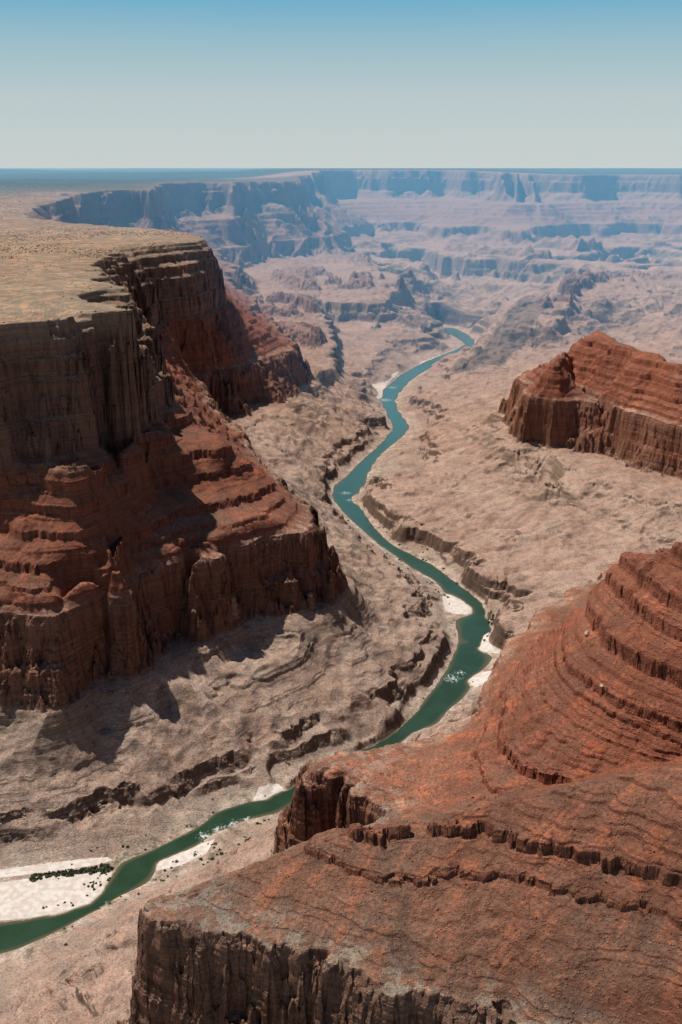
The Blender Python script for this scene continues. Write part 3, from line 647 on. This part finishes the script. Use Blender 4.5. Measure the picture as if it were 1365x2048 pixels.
# ------------------------------------------------------------------ loose things: boulders, pillars, shrubs
ANG = (Z - H) / R
VIS = ANG >= np.maximum.accumulate(ANG, axis=0) - 1e-4
TH = np.degrees(np.arctan2(X, Y)); INFR = VIS & (np.abs(TH) < 20)
def ico(sub, seed, squash, rough):
    import bmesh
    bm = bmesh.new(); bmesh.ops.create_icosphere(bm, subdivisions=sub, radius=1)
    g = random.Random(seed); cut = [(Vector((g.gauss(0, 1), g.gauss(0, 1), g.gauss(0, 1))).normalized(), g.uniform(.55, .85)) for _ in range(9)]
    for v in bm.verts:
        p = v.co.copy()
        for nrm, d in cut:                      # plane cuts make blocky faces
            e = p.dot(nrm) - d
            if e > 0: p -= nrm * e
        p *= 1 + g.uniform(-rough, rough)
        v.co = (p.x * squash[0], p.y * squash[1], p.z * squash[2])
    me = bpy.data.meshes.new('boulder'); bm.to_mesh(me); bm.free(); return me
from mathutils import Vector
def on_ground(px, py):
    d = ray(px, py); t = np.geomspace(700, 12000, 6000)
    x, y = d[0] * t, d[1] * t
    z, sg, _ = terrain(x, y)
    i = int(np.nonzero(H + d[2] * t <= z)[0][0]); return float(x[i]), float(y[i]), float(z[i])
red_stone = stone('red_stone', (.20, .085, .05), (.30, .14, .09)); grey_stone = stone('pale_stone', (.36, .29, .24), (.46, .38, .31))
bmesh_ = [ico(2, i, s_, .04) for i, s_ in enumerate([(1, .8, .7), (1.1, .75, .85), (.9, 1, .6)])]
def place(name, me, mat, loc, size, rz, label, cat, group=None):
    o = bpy.data.objects.new(name, me); col.objects.link(o); o.location = loc; o.scale = (size,) * 3; o.rotation_euler = (0, 0, rz)
    if not me.materials: me.materials.append(mat)
    return setp(o, label, cat, None, group)
grey_me = bmesh_[0].copy()
p = on_ground(1175, 1270); place('boulder', grey_me, grey_stone, (p[0], p[1], p[2] + 3), 6.2, .4, 'large pale grey boulder alone on the orange ridge below its stacked ledges', 'boulder')
slab = ico(2, 9, (1.2, .9, .35), .03)
p = on_ground(1204, 1374); place('boulder', slab, grey_stone, (p[0], p[1], p[2] + .8), 4.6, 1.1, 'flat whitish slab lying on the orange ridge slope under the large boulder', 'boulder')
rnd = random.Random(5)
cand = np.argwhere(INFR & (R < 1750) & (SG > 430) & (SG < 700) & (~LEFT))
for me in bmesh_: me.materials.append(red_stone)
for c in rnd.sample(range(len(cand)), 170):
    i, j = cand[c]; sz = rnd.choice([.9, 1.1, 1.3, 1.6, 2.2]) * rnd.uniform(.8, 1.2)
    near_ = bool(NEARP[i, j])
    place('boulder', rnd.choice(bmesh_), red_stone, (X[i, j], Y[i, j], Z[i, j] + sz * .25), sz, rnd.uniform(0, 6.3),
        'small red boulder resting on the brown slope of the closest ridge' if near_ else 'small red boulder resting on the orange ridge behind the closest slope', 'boulder', 'boulders on the closest ridge' if near_ else 'boulders on the orange ridge')
def pillar(px, py, hgt, rad, seed, label):
    g = np.random.default_rng(seed); x, y, z = on_ground(px, py); n, m_ = 18, 26
    v = []; f = []
    for k in range(m_):
        t = k / (m_ - 1); rr = rad * (1.25 - .75 * t) * (1 + .22 * math.sin(t * 19 + seed)) * (1 if k < m_ - 1 else .45)
        for a in range(n):
            an = 2 * math.pi * a / n; q_ = rr * (1 + .16 * math.sin(3 * an + seed) + g.uniform(-.07, .07))
            v.append((q_ * math.cos(an), q_ * math.sin(an), hgt * t - 6))
    for k in range(m_ - 1):
        for a in range(n): f.append((k * n + a, k * n + (a + 1) % n, (k + 1) * n + (a + 1) % n, (k + 1) * n + a))
    top = (m_ - 1) * n
    for a in range(1, n // 2): f.append((top + a - 1 if a > 1 else top, top + a, top + n - a - 1, top + n - a if a > 1 else top + n - 1))
    o = make_mesh('rock_pillar', v, np.array(f), PILLAR, False); o.location = (x, y, z); setp(o, label, 'rock pillar')
PILLAR = stone('brown_stone', (.19, .10, .07), (.28, .17, .12), .12)
pillar(468, 1232, 58, 11, 2, 'slender brown rock pillar at the foot of the nearest dark red wall')
pillar(622, 1212, 48, 13, 5, 'stubby rock pillar at the foot of the wall nose, toward the river')
# shrubs
def shrub_mesh(seed, n):
    g = np.random.default_rng(seed); v = []; f = []
    for k in range(n):
        d = g.normal(size=3); d /= np.linalg.norm(d); d *= g.uniform(.35, 1) ** .5; c = np.array([d[0], d[1], abs(d[2]) * .8])
        a = g.normal(size=3) * .26; b = g.normal(size=3) * .26
        i = len(v); v += [tuple(c - a - b), tuple(c + a - b), tuple(c + a + b), tuple(c - a + b)]; f.append((i, i + 1, i + 2, i + 3))
    return v, np.array(f)
dark_leaf = leaf('juniper_leaf', (.030, .036, .020), (.070, .072, .042)); river_leaf = leaf('willow_leaf', (.07, .085, .035), (.14, .15, .07))
def mk(name, seed, n, mat):
    v, f = shrub_mesh(seed, n); o = make_mesh(name, v, f, mat, False); me = o.data; bpy.data.objects.remove(o); return me
SH = [mk('shrub', s_, 46, dark_leaf) for s_ in (1, 2, 3)]; RS = [mk('shrub', s_, 46, river_leaf) for s_ in (4, 5, 6)]
def scatter(mask, n, meshes, lo, hi, label, group, pred=None):
    cand = np.argwhere(mask)
    if len(cand) == 0: return
    for c in rnd.sample(range(len(cand)), min(n, len(cand))):
        i, j = cand[c]; sz = rnd.uniform(lo, hi)
        place('shrub', rnd.choice(meshes), None, (X[i, j] + rnd.uniform(-4, 4), Y[i, j] + rnd.uniform(-4, 4), Z[i, j] - .2), sz, rnd.uniform(0, 6.3), label, 'shrub', group)
bank = INFR & (SG > .4) & (SG < 16)
def within(pl, z=3): return in_poly(X, Y, flat(pl, z))
scatter(bank & within([(-50,1765),(0,1757),(120,1742),(215,1729),(232,1742),(180,1744),(100,1755),(0,1772),(-50,1780)]), 110, RS, 2.6, 4.4, 'grey green shrub in the thicket strip behind the broad sandbar', 'shrubs behind the broad sandbar')
scatter(bank & within([(300,1745),(420,1690),(520,1645),(560,1640),(540,1690),(430,1730),(330,1770)]) & (perlin(X / 45, Y / 45, 80) > .02), 44, RS, 1.0, 3.8, 'low green shrub scattered on the near bank beside the rapids', 'shrubs beside the rapids')
scatter(bank & within([(60,1835),(180,1795),(225,1750),(200,1750),(150,1790),(40,1820)]), 14, RS, 1.6, 2.8, 'small shrub growing on the broad white sandbar', 'shrubs on the sandbar')
scatter(bank & within([(960,1240),(1000,1235),(1015,1290),(985,1290),(955,1280)]), 14, RS, 2.4, 4.2, 'bright green bush on the sand spit below the white island', 'bushes on the sand spit')
scatter(bank & (R > 3200) & (R < 4200), 30, RS, 2.5, 4.5, 'green bush on the river bank upstream of the white island', 'bushes on the middle river banks')
scatter(bank & (R > 1650) & (R < 3200) & (perlin(X / 60, Y / 60, 82) > .0), 70, RS, 1.2, 2.8, 'low green shrub on the gorge banks between the red headland and the white island', 'shrubs on the gorge banks')
plat = INFR & (SG > 1030) & (X < -150)
scatter(plat & (R < 5200) & (perlin(X / 420, Y / 420, 81) > .05), 80, SH, 1.4, 2.8, 'dark shrub on the near flat of the tan plateau', 'shrubs on the near plateau')
g = np.random.default_rng(3)
rr_ = np.exp(g.uniform(math.log(4600), math.log(15000), 60000)); tt_ = np.radians(g.uniform(-24, 2, 60000)); gx_, gy_ = rr_ * np.sin(tt_), rr_ * np.cos(tt_)
gz_, gs_, _ = terrain(gx_, gy_, False)
dens = perlin(gx_ / 900, gy_ / 900, 70) + .5 * perlin(gx_ / 260, gy_ / 260, 71)
pick = np.nonzero((gs_ > 1030.5) & (dens > -.05))[0][:7000]
sv, sf = shrub_mesh(11, 7); sv = np.array(sv); VV = []; FF = []
for n_, c in enumerate(pick):
    sz = g.uniform(2.2, 4.2); VV.append(sv * sz + np.array([gx_[c], gy_[c], gz_[c]])); FF.append(sf + n_ * len(sv))
setp(make_mesh('desert_scrub', np.concatenate(VV), np.concatenate(FF), dark_leaf, False), 'dark specks of juniper scrub covering the far part of the plateau', 'scrub', 'stuff')

# ------------------------------------------------------------------ haze lying in the canyon
def box(name, x0, x1, y0, y1, z0, z1, mat):
    v = [(x, y, z) for z in (z0, z1) for y in (y0, y1) for x in (x0, x1)]
    return make_mesh(name, v, np.array([(0, 2, 3, 1), (4, 5, 7, 6), (0, 1, 5, 4), (2, 6, 7, 3), (0, 4, 6, 2), (1, 3, 7, 5)]), mat, False)
hm = bpy.data.materials.new('haze'); hm.use_nodes = True; nt = hm.node_tree; nt.nodes.remove(nt.nodes['Principled BSDF'])
vs = nt.nodes.new('ShaderNodeVolumeScatter'); vs.inputs['Color'].default_value = (.16, .56, 1, 1); vs.inputs['Density'].default_value = 9.3e-5; vs.inputs['Anisotropy'].default_value = .1
va = nt.nodes.new('ShaderNodeVolumeAbsorption'); va.inputs['Color'].default_value = (0, .30, 1, 1); va.inputs['Density'].default_value = 1.2e-5
vadd = nt.nodes.new('ShaderNodeAddShader'); nt.links.new(vs.outputs[0], vadd.inputs[0]); nt.links.new(va.outputs[0], vadd.inputs[1])
nt.links.new(vadd.outputs[0], nt.nodes['Material Output'].inputs['Volume'])
setp(box('haze', -60000, 60000, 5200, 75000, -300, 1394, hm), 'thin blue haze filling the distant part of the canyon', 'haze', 'stuff')

# ------------------------------------------------------------------ light, sky, camera
sc = bpy.context.scene
SUN_EL, SUN_AZ = math.radians(62), math.radians(-52)      # azimuth from +Y (view direction), negative = left
w = bpy.data.worlds.new('World'); sc.world = w; w.use_nodes = True; t = w.node_tree
sk = t.nodes.new('ShaderNodeTexSky'); sk.sky_type = 'NISHITA'; sk.sun_disc = False; sk.sun_elevation = SUN_EL; sk.sun_rotation = SUN_AZ; sk.altitude = 1500; sk.dust_density = 1.2; sk.ozone_density = 2
bg = t.nodes['Background']; STR = .06; bg.inputs[1].default_value = STR
tc = t.nodes.new('ShaderNodeTexCoord'); sx = t.nodes.new('ShaderNodeSeparateXYZ'); t.links.new(tc.outputs['Generated'], sx.inputs[0])
def lin(*c): return tuple(((v / 255 + .055) / 1.055) ** 2.4 if v > 10 else v / 255 / 12.92 for v in c)
cr = t.nodes.new('ShaderNodeValToRGB'); stops = [(0, lin(199, 207, 206)), (.10, lin(196, 206, 205)), (.27, lin(186, 201, 204)), (.46, lin(158, 190, 201)), (.62, lin(118, 176, 203)), (1, lin(60, 130, 180))]
cr.color_ramp.elements[0].color = (*stops[0][1], 1); cr.color_ramp.elements[1].color = (*stops[-1][1], 1); cr.color_ramp.elements[1].position = 1
for p_, c_ in stops[1:-1]: cr.color_ramp.elements.new(p_).color = (*c_, 1)
mu = t.nodes.new('ShaderNodeMath'); mu.operation = 'MULTIPLY'; mu.inputs[1].default_value = 1 / .22; t.links.new(sx.outputs[2], mu.inputs[0]); t.links.new(mu.outputs[0], cr.inputs[0])
sv_ = t.nodes.new('ShaderNodeVectorMath'); sv_.operation = 'SCALE'; sv_.inputs['Scale'].default_value = 1 / STR; t.links.new(cr.outputs[0], sv_.inputs[0])
mr = t.nodes.new('ShaderNodeMapRange'); mr.interpolation_type = 'SMOOTHSTEP'; mr.inputs[1].default_value = .16; mr.inputs[2].default_value = .34; t.links.new(sx.outputs[2], mr.inputs[0])
mx = t.nodes.new('ShaderNodeMix'); mx.data_type = 'RGBA'; t.links.new(mr.outputs[0], mx.inputs[0]); t.links.new(sv_.outputs[0], mx.inputs[6]); t.links.new(sk.outputs[0], mx.inputs[7]); t.links.new(mx.outputs[2], bg.inputs[0])
sl = bpy.data.lights.new('sun', 'SUN'); sl.energy = 4.5; sl.angle = math.radians(.5); sl.color = (1, .94, .86)
so = bpy.data.objects.new('sun', sl); col.objects.link(so)
dv = Vector((math.sin(SUN_AZ) * math.cos(SUN_EL), math.cos(SUN_AZ) * math.cos(SUN_EL), math.sin(SUN_EL)))
so.rotation_euler = (-dv).to_track_quat('-Z', 'Y').to_euler()
cd = bpy.data.cameras.new('camera'); cd.sensor_fit = 'VERTICAL'; cd.sensor_height = 36; cd.sensor_width = 24; cd.lens = 36 * F / 2048; cd.clip_end = 300000; cd.clip_start = 5
co = bpy.data.objects.new('camera', cd); col.objects.link(co); co.location = (0, 0, H); co.rotation_euler = (math.pi / 2 - PITCH, 0, 0); sc.camera = co
sc.cycles.volume_bounces = 2; sc.cycles.use_denoising = True
sc.view_settings.view_transform = 'Standard'; sc.view_settings.look = 'None'
print('done', time.time() - T0)
